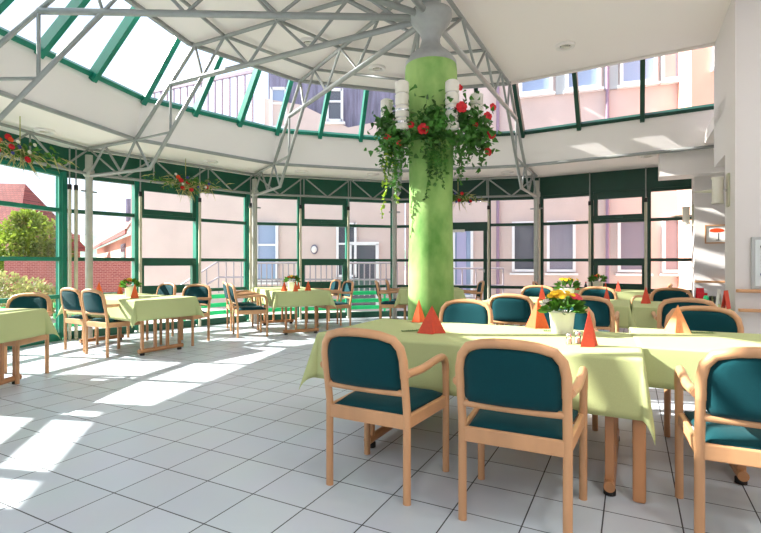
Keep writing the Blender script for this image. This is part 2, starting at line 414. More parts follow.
# ------------------------------------------------------------------ steelwork
def P2(deg, r, z): return pol(deg, r, z)
TR = [(242, 'left of the camera'), (212, 'nearest the left edge of the view'), (182, 'running level across the upper left'), (152, 'running to the far left round column'),
      (122, 'running to the column by the pale pink wall'), (92, 'running away behind the green column'), (62, 'running right along the plain white ceiling')]
for dg, txt in TR:
    t = thing('roof_truss', 'silver lattice roof truss %s' % txt, 'truss', pol(dg, 5.65, 0), 0, 'radial roof trusses')
    off = Vector(pol(dg, 5.65, 0))
    q = lambda r, z: P2(dg, r, z)-off
    m = MB(); m.path([q(.2, 4.06), q(3.33, 4.06), q(4.54, 2.96), q(5.65, 2.96)], .026); m.build('upper_chord', M['silver'], t)
    m = MB(); m.tube(q(.14, 3.63), q(3.8, 3.63), .033); m.path([q(3.19, 3.63), q(4.23, 2.52), q(5.65, 2.54)], .026); m.build('lower_chord', M['silver'], t)
    seq = [(.35, 3.63), (.97, 4.06), (1.5, 3.63), (1.95, 4.06), (2.4, 3.63), (2.8, 4.06), (3.19, 3.63), (3.33, 4.06)]
    for s0, s1 in zip(seq, seq[1:]):
        MB().tube(q(*s0), q(*s1), .018, 8).build('strut', M['silver'], t)
    for s0, s1 in (((3.8, 3.63), (3.8, 2.98)), ((3.8, 2.98), (4.54, 2.96)), ((4.54, 2.96), (4.23, 2.52)), ((4.54, 2.96), (4.87, 2.53)), ((4.87, 2.53), (5.25, 2.96)), ((5.25, 2.96), (5.65, 2.54))):
        MB().tube(q(*s0), q(*s1), .018, 8).build('strut', M['silver'], t)
    # column
    if dg not in (242,):
        cl = thing('round_column', 'round silver column under the truss %s' % txt, 'column', off, 0, 'perimeter columns')
        MB().tube((0, 0, 0), (0, 0, 2.86), .052, 14).build('shaft', M['steelw'], cl)
        MB().lathe([(.052, 0), (.075, .02), (.075, .1), (.05, .14), (.04, .17)], (0, 0, 2.52), 14).build('head', M['steelw'], cl)
        x = MB(); tv = (pol(dg+90, 1)-pol(dg, 0)); tv = Vector((-sin(R(dg)), cos(R(dg)), 0))
        x.tube(tv*-.12+Vector((0, 0, 2.3)), tv*.12+Vector((0, 0, 2.3)), .014, 8); x.build('bracket', M['silver'], cl)
        MB().lathe([(.09, 0), (.09, .015), (.055, .02)], (0, 0, .0), 14).build('base_plate', M['silver'], cl)
# ring trusses between the columns
nm = {(2): 'on the far left side', 3: 'in front of the pale pink wall', 4: 'behind the round table setting in the middle', 5: 'above the green door'}
for i in range(0, 6):
    p, q_ = pol(ANG[i], 5.65), pol(ANG[i+1], 5.65)
    t = thing('ring_truss', 'horizontal silver lattice girder %s' % {0: 'behind the left edge of view', 1: 'at the near left glass', 2: 'above the far left glass', 3: 'in front of the pale pink wall', 4: 'over the glass behind the middle table', 5: 'over the green door'}[i], 'truss', p, 0, 'ring girders')
    w = lambda f, z: V(p, q_, f)-p+Vector((0, 0, z))
    MB().tube(w(0, 2.955), w(1, 2.955), .022).build('upper_chord', M['silver'], t)
    MB().tube(w(0, 2.57), w(1, 2.57), .022).build('lower_chord', M['silver'], t)
    for b in range(3):
        for s0, s1 in (((b/3, 2.955), ((b+.5)/3, 2.57)), (((b+.5)/3, 2.57), ((b+1)/3, 2.955))):
            MB().tube(w(*s0), w(*s1), .015, 8).build('strut', M['silver'], t)
    for b in (1, 2): MB().tube(w(b/3, 2.57), w(b/3, 2.955), .012, 8).build('hanger', M['silver'], t)
# purlin rings below the ceilings
for r, z, lab in ((1.0, 4.07, 'innermost ring of silver tube under the central ceiling'), (1.95, 4.07, 'middle ring of silver tube under the central ceiling'), (2.8, 4.07, 'outer ring of silver tube under the central ceiling'), (4.56, 2.975, 'long silver tube at the foot of the white upstand')):
    m = MB(); Q = [pol(a, r, z) for a in ANG] if r < 4 else ring(r, z, 3.2)
    for x, y in zip(Q, Q[1:]): m.tube(x, y, .022 if r < 4 else .028)
    tag(m.build('roof_purlin', M['silver']), lab, 'tube')
# central column
t = thing('green_column', 'thick central column wrapped in textured lime green with a grey flared head', 'column', (CX, CY, 0))
m = MB(); m.lathe([(.232, 0), (.23, .5), (.224, 1.0), (.215, 1.5), (.212, 1.9), (.222, 2.3), (.248, 2.7), (.258, 2.95), (.256, 3.1), (.247, 3.165)], seg=48); m.build('shaft', M['col'], t)
m = MB(); m.lathe([(.252, 3.145), (.25, 3.18), (.2, 3.25), (.12, 3.32), (.092, 3.37), (.09, 3.42), (.12, 3.49), (.185, 3.57), (.208, 3.62), (.205, 3.68), (.12, 3.71)], seg=40); m.build('head', M['capm'], t)
m = MB(); m.tube((0, 0, 3.70), (0, 0, 4.13), .1, 20); m.build('stub', M['silver'], t)
m = MB(); m.lathe([(.11, 4.0), (.16, 4.02), (.16, 4.1), (.11, 4.12)], seg=24); m.build('hub_ring', M['silver'], t)
# recessed ceiling lights
def downlight(p, lab):
    t = thing('ceiling_light', lab, 'ceiling light', p, 0, 'recessed ceiling lights')
    MB().lathe([(.07, -.004), (.075, -.03), (.12, -.035), (.125, -.02), (.125, .0)], seg=24).build('trim_ring', M['white'], t)
    MB().lathe([(.0001, -.012), (.068, -.012), (.07, -.002)], seg=20).build('lamp_face', M['steel'], t)
    b = MB(); b.box((0, 0, -.024), (.1, .02, .02)); b.build('lamp_tube', M['lampg'], t)
dls = [((-.95, 6.4, ZC), 'round recessed light in the central ceiling beside the purlins, left'), ((2.48, 6.5, ZC), 'round recessed light in the plain white ceiling at right'),
       ((-.05, 7.25, ZC), 'round recessed light in the ceiling just left of the green column'), ((-4.55, 6.55, ZS), 'round recessed light in the low soffit by the leftmost hanging flowers'),
       ((-3.0, 8.55, ZS), 'round recessed light in the low soffit above the red hanging bouquet'), ((-1.55, 9.45, ZS), 'round recessed light in the low soffit over the middle table'),
       ((-.15, 9.75, ZS), 'round recessed light in the low soffit near the dark doorway'), ((4.45, 8.05, ZS), 'round recessed light in the low soffit by the right hand wall'), ((2.5, 9.55, ZS), 'round recessed light in the low soffit right of the green door')]
for p, lab in dls: downlight(p, lab)

# ------------------------------------------------------------------ right-hand walls
def wall_box(name, E0, E1, D0, D1, z0, z1, m='wall'):
    b = MB(); b.prism([tuple(ED(E0, D0).xy), tuple(ED(E1, D0).xy), tuple(ED(E1, D1).xy), tuple(ED(E0, D1).xy)], z0, z1)
    return struct(name, b, M[m])
pE = a2.dot(Vector((3.81, 5.2))); pD = b2.dot(Vector((3.81, 5.2)))
wall_box('wall_right', pE, pE+4, pD, pD+.63, 0, ZC)                       # pier
wall_box('wall_lintel', pE, pE+4, pD+.62, pD+1.5, 2.49, ZC+.3)            # lintel above the recess
fE = a2.dot(Vector((5.09, 7.85))); fD = b2.dot(Vector((5.09, 7.85)))
wall_box('wall_recess', fE, fE+4, fD, fD+.4, 0, 3.3)
wall_box('wall_bulkhead', fE-.5, fE+.6, fD-.28, fD+.2, 2.6, 3.03, 'white')
wall_box('wall_recess_side', pE+3, pE+3.2, pD, fD+.1, 0, 3.3)
wall_box('ceiling_recess', pE, pE+3.2, pD+.6, fD+.5, 3.02, 3.2, 'ceil')
# rooms behind the camera
bk = MB(); bk.box((2.6, -3.4, 2.07), (10.0, .2, 4.14)); struct('wall_back', bk, M['wall'])
bk = MB(); bk.box((7.4, -.4, 2.07), (.2, 6.2, 4.14)); struct('wall_far_right', bk, M['wall'])
bk = MB(); p, q = GV[0], Vector((-2.3, -3.4, 0)); bk.bar(p+Vector((0, 0, 1.6)), q+Vector((0, 0, 1.6)), .2, 3.2); struct('wall_left', bk, M['wall'])

def handrail(p, q, lab, parts=3):
    t = thing('handrail', lab, 'handrail', p, 0)
    d = Vector(q)-Vector(p); n = Vector((d.y, -d.x, 0)).normalized()
    if n.y > 0: n = -n
    m = MB(); m.bar(n*.05, d+n*.05, .04, .036); m.build('rail', M['wood'], t, bevel=.01)
    for k in range(parts):
        c = d*((k+.5)/parts); m = MB(); m.tube(c, c+n*.04, .012); m.build('bracket', M['steel'], t)
handrail(ED(pE+.0, pD, .905), ED(pE+2.0, pD, .905), 'upper wooden handrail on the near white wall')
handrail(ED(pE+.02, pD, .70), ED(pE+2.0, pD, .70), 'lower wooden handrail on the near white wall')
handrail(ED(fE, fD, .90), ED(fE+2, fD, .90), 'wooden handrail on the recessed wall below the framed picture')

# picture
p = ED(fE+.30, fD-.012, 1.66); t = thing('framed_picture', 'small wooden framed picture of a red poppy on the recessed white wall', 'picture', p, GA)
m = MB()
for c, d in (((0, 0, .14), (.32, .025, .018)), ((0, 0, -.14), (.32, .025, .018)), ((-.151, 0, 0), (.018, .025, .28)), ((.151, 0, 0), (.018, .025, .28))): m.box(c, d)
m.build('frame', M['wood'], t)
pm = MB(); pm.box((0, .004, 0), (.29, .008, .27)); pr = pm.build('print', M['paper'], t)
m = MB(); m.add([(x*.1, -.002, -9*0+.05+z*.045) for x, z in [(cos(k*pi/8), sin(k*pi/8)*(1 if k < 8 else .5)) for k in range(16)]], [tuple(range(16))]); m.build('poppy', M['orangep'], pr)
m = MB(); m.box((.02, -.002, -.04), (.008, .002, .11)); m.box((.02, -.002, -.095), (.06, .002, .01)); m.build('stem', M['darkbtn'], pr)

# wall lamps
def wall_lamp(p, rz, lab, s=1.0):
    t = thing('wall_lamp', lab, 'wall lamp', p, rz)     # plate at x = 0, lamp towards -x
    m = MB(); m.box((-.012*s, 0, 0), (.024*s, .12*s, .38*s)); m.build('back_plate', M['beige'], t, bevel=.006)
    m = MB(); m.lathe([(.05*s, -.15*s), (.055*s, -.14*s), (.055*s, .14*s), (.05*s, .15*s)], (-.11*s, 0, 0), 20); m.build('lamp_glass', M['lampg'], t)
    for z in (-.15, .13):
        m = MB(); m.lathe([(.062*s, 0), (.062*s, .025*s)], (-.11*s, 0, z*s), 20); m.build('glass_ring', M['lampg'], t)
    m = MB(); m.lathe([(.022*s, 0), (.016*s, .06*s), (.004*s, .17*s)], (0, 0, 0), 10)
    m2 = MB()
    for v in m.v: m2.v.append((-.17*s-v[2], v[1], v[0]))
    m2.f = m.f; m2.sm = m.sm; m2.build('arm_tip', M['beige'], t)
    m = MB(); m.tube((0, 0, 0), (-.1*s, 0, 0), .015*s); m.build('bracket', M['chrome'], t)
wall_lamp(ED(pE, pD+.35, 2.03), GA, 'larger white glass wall lamp on the near pier above the picture')
wall_lamp(ED(fE, fD+.12, 1.98), GA, 'smaller white glass wall lamp at the end of the recessed wall', .95)

# intercom panel on the near wall
p = ED(pE+.285, pD-.001, 1.2); t = thing('call_panel', 'grey metal call panel with dark and blue buttons on the near white wall', 'panel', p, GA)
m = MB(); m.box((0, -.015, 0), (.3, .03, .55)); m.build('housing', M['panel'], t, bevel=.006)
f = MB(); f.box((.0, -.034, 0), (.24, .008, .49)); fr = f.build('front_plate', M['panelw'], t, bevel=.004)
for z, mm in ((.17, 'darkbtn'), (-.12, 'blue')):
    m = MB(); m.path([(-.05, -.036, z), (-.05, -.05, z)], .026, 16); m.build('button', M[mm], t)
m = MB()
for k in range(5): m.box((-.05, -.039, .1-k*.035), (.05, .003, .006))
m.build('legend', M['panel'], t)

# ------------------------------------------------------------------ chairs
def smooth_path(pts, rad, n=5):
    out = [Vector(pts[0])]
    for i in range(1, len(pts)-1):
        p0, p1, p2 = map(Vector, pts[i-1:i+2]); r = rad[i-1] if isinstance(rad, (list, tuple)) else rad
        e0, e1 = p1+(p0-p1).normalized()*r, p1+(p2-p1).normalized()*r
        for k in range(n+1):
            t = k/n; out.append(e0*(1-t)**2+p1*2*t*(1-t)+e1*t*t)
    out.append(Vector(pts[-1])); return out
def make_chair(label):
    t = thing('armchair', label, 'chair', group='teal armchairs')
    W, r = .231, .0205
    def yb(z): return -.235-.16*max(0, z-.46)        # rearward lean of the back
    for s in (-1, 1):
        m = MB(); m.path([(s*W, -.235, 0), (s*W, -.235, .46), (s*W, yb(.63), .63)], r, 12, flat=.85); m.build('leg', M['wood'], t)
        m = MB(); m.path(smooth_path([(s*.262, .225, 0), (s*.263, .225, .45), (s*.264, .2183, .57)], .03), r*.95, 12); m.build('leg', M['wood'], t)
        m = MB(); m.path(smooth_path([(s*.264, .2183, .565), (s*.266, .208, .672), (s*.268, .06, .672), (s*.264, -.12, .655), (s*.246, yb(.655)-.006, .655)], [.085, .06, .05], 7), [r*1.0]*2+[r*1.08]*40 if False else r*1.02, 12, flat=1.0); m.build('armrest', M['wood'], t)
    m = MB()
    pts = [(-W, yb(.63), .63), (-W-.004, yb(.75), .755), (-.15, yb(.85), .85), (0, yb(.866)-.022, .872), (.15, yb(.85), .85), (W+.004, yb(.75), .755), (W, yb(.63), .63)]
    pts = [(-W, yb(.63), .63), (-W, yb(.72), .72), (-W+.012, yb(.78), .78), (-W+.045, yb(.825)-.008, .823), (-.12, yb(.842)-.02, .842), (-.06, yb(.85)-.026, .849), (0, yb(.85)-.028, .851)]
    pts = pts + [(-x, y, z) for x, y, z in reversed(pts[:-1])]
    m.path(pts, .0225, 12, flat=1.0); m.build('back_frame', M['wood'], t)
    # backrest pad
    m = MB(); NZ, NX = 14, 12; f = []; bk_ = []
    for i in range(NZ+1):
        z = .566+(.832-.566)*i/NZ
        hw = .212
        u = (z-.70)/.138
        if u > 0: hw = .06+.152*max(0, 1-u**2.6)**.5 if u < 1 else .055
        ul = (.596-z)/.03
        if ul > 0: hw -= .02*ul*ul
        for j in range(NX+1):
            s = -1+2*j/NX; x = s*hw; edge = min(1, (1-abs(s))*5, (i/NZ)*6, (1-i/NZ)*6); th = .010+.016*max(0, edge)**.5
            y = yb(z)-.022*(1-(x/.2)**2)
            f.append((x, y+th*.9, z)); bk_.append((x, y-th, z))
    n1 = NX+1; fs = []; o = len(f)
    for i in range(NZ):
        for j in range(NX):
            q = i*n1+j; fs.append((q, q+1, q+n1+1, q+n1)); fs.append((o+q, o+q+n1, o+q+n1+1, o+q+1))
    for i in range(NZ):
        q = i*n1; fs.append((q, q+n1, o+q+n1, o+q)); q += NX; fs.append((q+n1, q, o+q, o+q+n1))
    for j in range(NX):
        fs.append((j+1, j, o+j, o+j+1)); q = NZ*n1+j; fs.append((q, q+1, o+q+1, o+q))
    m.add(f+bk_, fs, True); m.build('backrest', M['teal'], t)
    m = MB(); m.path([(x, yb(.553)-.014*(1-(x/W)**2), .553) for x in [-W+2*W*k/8 for k in range(9)]], .013, 10, flat=1.3); m.build('back_bar', M['wood'], t)
    m = MB()
    m.box((0, -.235, .405), (W*2, .024, .07)); m.box((0, .225, .405), (.52, .022, .06))
    for s in (-1, 1): m.bar((s*W, -.235, .405), (s*.258, .225, .405), .024, .065)
    m.build('seat_frame', M['wood'], t, bevel=.006)
    # cushion
    m = MB(); rows = []; NX = 10; NY = 10; top = []; bot = []
    for i in range(NY+1):
        y = -.228+.468*i/NY; hw = .207+.034*i/NY
        for j in range(NX+1):
            s = -1+2*j/NX; e = min(1, (1-abs(s))*4, i/NY*5+.0, (1-i/NY)*5); h = max(0, e)**.5
            cut = .012*(1-h)
            top.append((s*(hw-cut*.4), y, .442+.034*h)); bot.append((s*hw, y, .432))
    n1 = NX+1; o = len(top); fs = []
    for i in range(NY):
        for j in range(NX):
            q = i*n1+j; fs.append((q, q+1, q+n1+1, q+n1)); fs.append((o+q, o+q+n1, o+q+n1+1, o+q+1))
    for i in range(NY):
        q = i*n1; fs.append((q, q+n1, o+q+n1, o+q)); q += NX; fs.append((q+n1, q, o+q, o+q+n1))
    for j in range(NX):
        fs.append((j+1, j, o+j, o+j+1)); q = NY*n1+j; fs.append((q, q+1, o+q+1, o+q))
    m.add(top+bot, fs, True); m.build('seat', M['teal'], t)
    return t
def at_back(x, y, ang):            # chair whose back-leg midpoint stands at x, y and which faces ang (degrees from +x)
    f = Vector((cos(R(ang)), sin(R(ang)))); return (x+f.x*.235, y+f.y*.235, 0), R(ang-90)
FB = 62.6                          # facing along +b
chairs = [
 (-.072, 2.515, FB-1, 'teal armchair seen from behind at the left end of the big near table'),
 (.591, 2.165, FB+1, 'teal armchair with its back to the viewer, in the centre foreground'),
 (1.56, 1.95, FB+1, 'teal armchair with sun streaks across its back, cut by the right edge'),
 (.75, 4.34, FB+180, 'pale sunlit armchair across the near table, beside the green column'),
 (1.50, 4.0, FB+182, 'sunlit armchair across the near table, behind the flower pot'),
 (2.43, 3.64, FB+180, 'armchair across the right table, behind the peach napkin'),
 (1.43, 5.27, FB-3, 'dark backed armchair at the second table row, right of the pale sunlit one'),
 (2.1, 4.92, FB, 'dark backed armchair at the second row, right behind the yellow potted flowers'),
 (2.95, 4.66, FB, 'dark backed armchair at the second row, on the far right'),
 (2.30, 7.1, FB+180, 'pale blue armchair facing the viewer behind the second row, left of three'),
 (3.0, 6.7, FB+180, 'pale blue armchair facing the viewer behind the second row, middle of three'),
 (3.85, 6.4, FB+180, 'dark armchair facing the viewer behind the second row, right of three'),
 (-3.67, 6.26, FB-2, 'armchair seen from behind at the far left table, right of two'),
 (-4.17, 6.6, FB-2, 'armchair seen from behind at the far left table, the left one of two'),
 (-3.6, 8.05, FB+175, 'pale lit armchair at the glass side of the far left table'),
 (-2.88, 7.52, FB+195, 'half lit armchair at the right rear corner of the far left table'),
 (-3.86, 5.27, -91, 'armchair behind the cloth at the left edge of the picture'),
 (-2.38, 7.95, 25, 'side view armchair at the middle table, nearer of the two on its left'),
 (-2.72, 8.7, 25, 'side view armchair at the middle table, further of the two on its left'),
 (-.66, 9.1, 207, 'side view armchair at the middle table, nearer of the two on its right'),
 (-.95, 9.72, 207, 'side view armchair at the middle table, further of the two on its right'),
 (.0, 9.15, -2, 'armchair left of the table behind the green column, nearer of two'),
 (.2, 9.75, -2, 'armchair left of the table behind the green column, further of two'),
 (1.82, 9.05, 178, 'armchair right of the green column turned towards the table behind it'),
 (4.55, 7.75, 150, 'armchair by the right window turned edge on, near the recessed wall'),
 (2.88, 8.8, -25, 'dark armchair near the window, only its top showing left of the far pot'),
]
proto = None
for x, y, an, lab in chairs:
    loc, rz = at_back(x, y, an)
    if proto is None:
        proto = make_chair(lab); proto.location = loc; proto.rotation_euler = (0, 0, rz)
    else: again(proto, loc, rz, lab)

# ------------------------------------------------------------------ tables and cloths
def make_table(L, W, c, ang, lab, inset=.16, rail=None, rx=None, legs=()):
    rail = rail or W-.22
    t = thing('trestle_table', lab, 'table', (c[0], c[1], 0), R(ang), 'beech trestle tables')
    m = MB(); m.box((0, 0, .705), (L, W, .03)); m.build('tabletop', M['woodd'], t, bevel=.006)
    for s in (-1, 1):
        x = rx[(s+1)//2] if rx else s*(L/2-inset)
        m = MB(); m.path([(x, -rail/2, .055), (x, rail/2, .055)], .028, 12); tr = m.build('foot_rail', M['woodd'], t)
        m = MB(); m.bar((x, -rail/2, .675), (x, rail/2, .675), .05, .03); m.build('top_rail', M['woodd'], t)
        for k in range(4):
            y = -rail/2+.05+(rail-.1)*k/3
            m = MB(); m.bar((x, y, .06), (x, y, .67), .045, .032, up=(0, 1, 0)); m.build('post', M['woodd'], t, bevel=.006)
        for y in (-rail/2+.05, rail/2-.05):
            m = MB(); m.tube((x, y, 0), (x, y, .03), .03, 12); m.build('glide', M['black'], tr)
    m = MB(); m.bar((-L/2+inset, 0, .665), (L/2-inset, 0, .665), .05, .03); m.build('stretcher', M['woodd'], t)
    for lx, ly in legs:
        m = MB(); m.bar((lx, ly, 0), (lx, ly, .69), .06, .05, up=(0, 1, 0)); m.build('leg', M['woodd'], t, bevel=.012)
    return t
def make_cloth(L, W, c, ang, h, lab, seed=0, z0=.7245, flare=.35, left=True, flare_right=None):
    rnd = random.Random(seed); ph = [rnd.uniform(0, 6.28) for _ in range(8)]
    hx, hy = L/2+.006, W/2+.006; st = .035
    nx, ny = int((2*hx+2*h)/st), int((2*hy+2*h)/st)
    def f(u, v):
        su, sv = (1 if u > 0 else -1), (1 if v > 0 else -1)
        du, dv = max(0, abs(u)-hx), max(0, abs(v)-hy)
        x, y = max(-hx, min(hx, u)), max(-hy, min(hy, v))
        z = z0+.0015*sin(u*5+ph[0])*sin(v*6+ph[1])
        if du == 0 and dv == 0: return (x, y, z)
        flare_ = flare_right if (flare_right is not None and u > 0) else flare
        rho = math.hypot(du, dv); th = math.atan2(dv, du); k = sin(2*th)
        # out: how far the cloth stands off the edge
        wave = .012*sin(u*7+ph[2])*(1 if dv > 0 else 0)+.012*sin(v*8+ph[3])*(1 if du > 0 else 0)
        r0 = .012
        drop = max(0, rho-.35*r0); out = r0*(1-math.exp(-rho/r0))+rho*(.06+flare_*k)+wave*(rho/h)
        dirx, diry = cos(th), sin(th)
        if k > 0:   # pull both sides towards the diagonal fold
            b = .5+.5*(1 if th < pi/4 else -1)*(1-k)**.5
            a_ = math.atan2(1-b, b) if True else th
            dirx, diry = cos(th), sin(th)
            out = r0+rho*(.06*(1-.5*k)+flare_*k*.9)
            drop = rho*(1-.34*k*flare_)
        return (x+su*dirx*out, y+sv*diry*out, z-drop)
    vs = []; us = sorted(set([q for q in [-hx-h+(2*hx+2*h)*i/nx for i in range(nx+1)] if left or q > -hx]+[-hx, hx, hx+.008]+([-hx-.008] if left else []))); vv = sorted(set([-hy-h+(2*hy+2*h)*i/ny for i in range(ny+1)]+[-hy, hy, -hy-.008, hy+.008]))
    for u in us:
        for v in vv: vs.append(f(u, v))
    n1 = len(vv); fs = [(i*n1+j, (i+1)*n1+j, (i+1)*n1+j+1, i*n1+j+1) for i in range(len(us)-1) for j in range(n1-1)]
    m = MB(); m.add(vs, fs, True); o = m.build('tablecloth', M['cloth'])
    o.location = (c[0], c[1], 0 if left else .004); o.rotation_euler = (0, 0, R(ang))
    sl = o.modifiers.new('thick', 'SOLIDIFY'); sl.thickness = .002; sl.offset = 1
    return tag(o, lab, 'tablecloth', 'light green tablecloths')
g27 = -27.4
tb = []
def table(L, W, E, D, ang, h, nm_, seed, c=None, inset=.16, rail=None, flare=.35, left=True, rx=None, legs=(), flare_right=None):
    c = c or ED(E, D)
    make_table(L, W, c, ang, 'beech trestle table %s' % nm_, inset, rail, rx, legs)
    make_cloth(L, W, c, ang, h, 'light green cloth on the table %s' % nm_, seed, flare=flare, left=left, flare_right=flare_right)
table(1.92, .94, -.92, 3.21, g27, .30, 'in the foreground, left of the overlap', 1, rail=.96, flare=.3, rx=(-.59, .82), legs=((.955, -.45), (.955, .40)), flare_right=.14)
table(1.64, .86, 0, 0, -24.3, .22, 'in the foreground at the right edge', 2, c=(2.385, 2.79), rail=.72, rx=(-.32, .66), left=False)
table(1.62, 1.05, -.84, 6.45, g27, .235, 'in the second row behind the potted yellow flowers', 3)
table(.86, .98, .46, 6.4, g27, .25, 'in the second row by the white wall', 4, flare=.15)
table(1.75, .86, 0, 0, -33, .26, 'at the far left under the hanging bouquet', 5, c=(-3.58, 6.92), inset=.12, rail=.64)
table(1.75, .9, 0, 0, 117, .25, 'in the middle, before the oval wall lamp', 6, c=(-1.68, 8.85), inset=.14, rail=.62)
table(1.3, .95, 0, 0, -3, .27, 'at the left edge of the picture', 7, c=(-4.18, 4.59), rail=.62, inset=.12)
table(1.1, .9, 0, 0, -4, .26, 'hidden behind the green column', 8, c=(.93, 9.05))
table(1.5, .9, -.55, 9.3, g27, .22, 'at the far window with the small dark bottle', 9)

# ------------------------------------------------------------------ things on the tables
TZ = .7275
def napkin(p, rz, m, lab, h=.17, wf=.34, group='folded paper napkins'):
    # paper folded into an upright pyramid of four thin folded wings
    t = thing('napkin', lab, 'napkin', p, rz, group)
    apex = Vector((0, 0, h)); k = MB(); w = h*wf
    L_, Cn, Rr, Bk = Vector((-w, .0, 0)), Vector((-.1*w, -.62*w, 0)), Vector((w*.9, -.12*w, 0)), Vector((.1*w, .7*w, 0))
    mid = Vector((.12*w, -.28*w, 0))
    k.add([apex, L_, Cn], [(0, 1, 2)]); k.add([apex, Cn, mid], [(0, 1, 2)]); k.add([apex, mid, Rr], [(0, 1, 2)]); k.add([apex, Rr, Bk], [(0, 1, 2)]); k.add([apex, Bk, L_], [(0, 1, 2)])
    o = k.build('folded_paper', m, t)
    s = o.modifiers.new('t', 'SOLIDIFY'); s.thickness = .0025; s.offset = 0
    return t
def onplane(x, y, z=TZ):     # world position on a table top seen at image position x, y (used to read distances off the photograph)
    Yd = 484*(1.2-z)/(y-263); return Vector(((x-380.5)/484*Yd, Yd, z))
naps = [((419, 322), .2, 'orange', 'orange folded napkin left of the red one on the near table', .18),
 ((432, 333), .1, 'red', 'red folded napkin standing at the left of the near table', .185),
 ((538, 328), -.5, 'orange', 'orange folded napkin left of the potted yellow flowers', .215),
 ((589, 346), .5, 'red', 'red and pale folded napkin right of the potted yellow flowers', .2),
 ((678, 333), -.7, 'peach', 'peach folded napkin on the right foreground table', .19)]
for ((px, py), rz, mm, lab, h), wf in zip(naps, (.34, .55, .42, .36, .46)): napkin(onplane(px, py), rz, M[mm], lab, h, wf)
far_naps = [(ED(-1.0, 6.35), .5, 'red', 'slim red napkin on the second row, between two pots', .2), (ED(-.25, 6.1), 1.2, 'red', 'red napkin on the second row near the middle chair', .2),
 (ED(.15, 6.45), .2, 'red', 'red napkin on the second row at its cloth seam', .2),
 (ED(-.85, 9.15), .2, 'red', 'red napkin left of the far window pot', .17), (ED(-.2, 9.05), 2., 'red', 'red napkin right of the far window pot', .18), (ED(-.4, 9.3), 2., 'orange', 'orange napkin right behind the far window pot', .14),
 (Vector((-1.62, 8.15, 0)), .4, 'orange', 'orange napkin on the middle table, leftmost of four', .17), (Vector((-1.42, 8.1, 0)), .9, 'orange', 'orange napkin on the middle table, second from left', .17),
 (Vector((-1.5, 8.85, 0)), 1.4, 'orange', 'orange napkin on the middle table, third from left', .17), (Vector((-1.24, 8.3, 0)), .2, 'orange', 'orange napkin on the middle table, rightmost of four', .17),
 (Vector((-4.1, 7.05, 0)), .7, 'orange', 'orange napkin on the far left table, leftmost', .2), (Vector((-3.98, 7.4, 0)), 1.9, 'orange', 'orange napkin on the far left table, behind the pot', .19), (Vector((-3.3, 6.5, 0)), 1.1, 'orange', 'orange napkin on the far left table, at its near end', .19)]
for p, rz, mm, lab, h in far_naps: napkin(Vector((p.x, p.y, TZ)), rz, M[mm], lab, h)

def leaf_add(m, c, d, size, up=None, lobes=True, rnd=random):
    d = Vector(d).normalized(); u = Vector(up) if up else Vector((rnd.uniform(-1, 1), rnd.uniform(-1, 1), rnd.uniform(.2, 1)))
    x = d.cross(u)
    if x.length < .01: x = d.cross(Vector((1, 0, 0)))
    x.normalize(); n = x.cross(d); c = Vector(c)
    if lobes: prof = [(0, 0, 0), (.42, .12, .04), (.30, .45, .0), (.0, 1.0, -.08), (-.30, .45, .0), (-.42, .12, .04)]
    else: prof = [(0, 0, 0), (.2, .3, .03), (.2, .65, .02), (0, 1.0, -.06), (-.2, .65, .02), (-.2, .3, .03)]
    vs = [c+(x*a_+d*b+n*e)*size for a_, b, e in prof]
    m.add(vs, [(0, 1, 2, 3), (0, 3, 4, 5)])
def rdir(rnd, zmin=-1, zmax=1):
    z = rnd.uniform(zmin, zmax); a_ = rnd.uniform(0, 2*pi); s = math.sqrt(1-z*z); return Vector((s*cos(a_), s*sin(a_), z))
def bloom(c, nrm, r, petals=5, layers=1, rnd=random):
    m = MB(); nrm = Vector(nrm).normalized(); x = nrm.cross(Vector((.3, .2, .9))).normalized(); y = nrm.cross(x); c = Vector(c)
    for l in range(layers):
        rr = r*(1-.28*l)
        for k in range(petals):
            a_ = 2*pi*k/petals+l*.5
            d = x*cos(a_)+y*sin(a_); tq = x*-sin(a_)+y*cos(a_)
            w = rr*2.2/petals+.15*rr
            vs = [c+nrm*.002, c+d*rr*.6+tq*w+nrm*(rr*.22+l*rr*.15), c+d*rr+tq*w*.5+nrm*(rr*.2+l*rr*.2), c+d*rr-tq*w*.5+nrm*(rr*.2+l*rr*.2), c+d*rr*.6-tq*w+nrm*(rr*.22+l*rr*.15)]
            m.add(vs, [(0, 1, 2, 3, 4)], True)
    return m
def flowerpot(p, lab, seed, blooms, s=1.0, simple=False):
    rnd = random.Random(seed)
    t = thing('potted_flowers', lab, 'potted plant', p, 0, 'potted table flowers')
    m = MB(); m.lathe([(.052*s, 0), (.056*s, .004), (.066*s, .105*s), (.07*s, .112*s), (.07*s, .122*s), (.064*s, .122*s), (.06*s, .1*s), (.0001, .1*s)], seg=28); m.build('pot', M['pot'], t)
    m = MB(); m.lathe([(.0001, .104*s), (.06*s, .104*s)], seg=16); m.build('soil', M['soil'], t)
    m = MB()
    for k in range(110 if not simple else 60):
        d = rdir(rnd, -.05, .9); q = Vector((d.x*.07, d.y*.07, .118+.05*d.z))*s
        leaf_add(m, q, d+Vector((0, 0, .05)), rnd.uniform(.05, .08)*s, lobes=False, rnd=rnd)
    m.build('foliage', M['leaf'], t, nonormals=True)
    for bx, by, bz, r, mm in blooms:
        bloom((bx*s, by*s, bz*s), (bx*4, by*4-.5, 1), r*s, 11, 3, rnd).build('bloom', M[mm], t, nonormals=True)
rb = random.Random(5)
def cluster(cx, cy, cz, sp, n, r, mm): return [(cx+rb.gauss(0, sp), cy+rb.gauss(0, sp*.6), cz+rb.uniform(-.012, .014), r*rb.uniform(.8, 1.2), mm) for _ in range(n)]
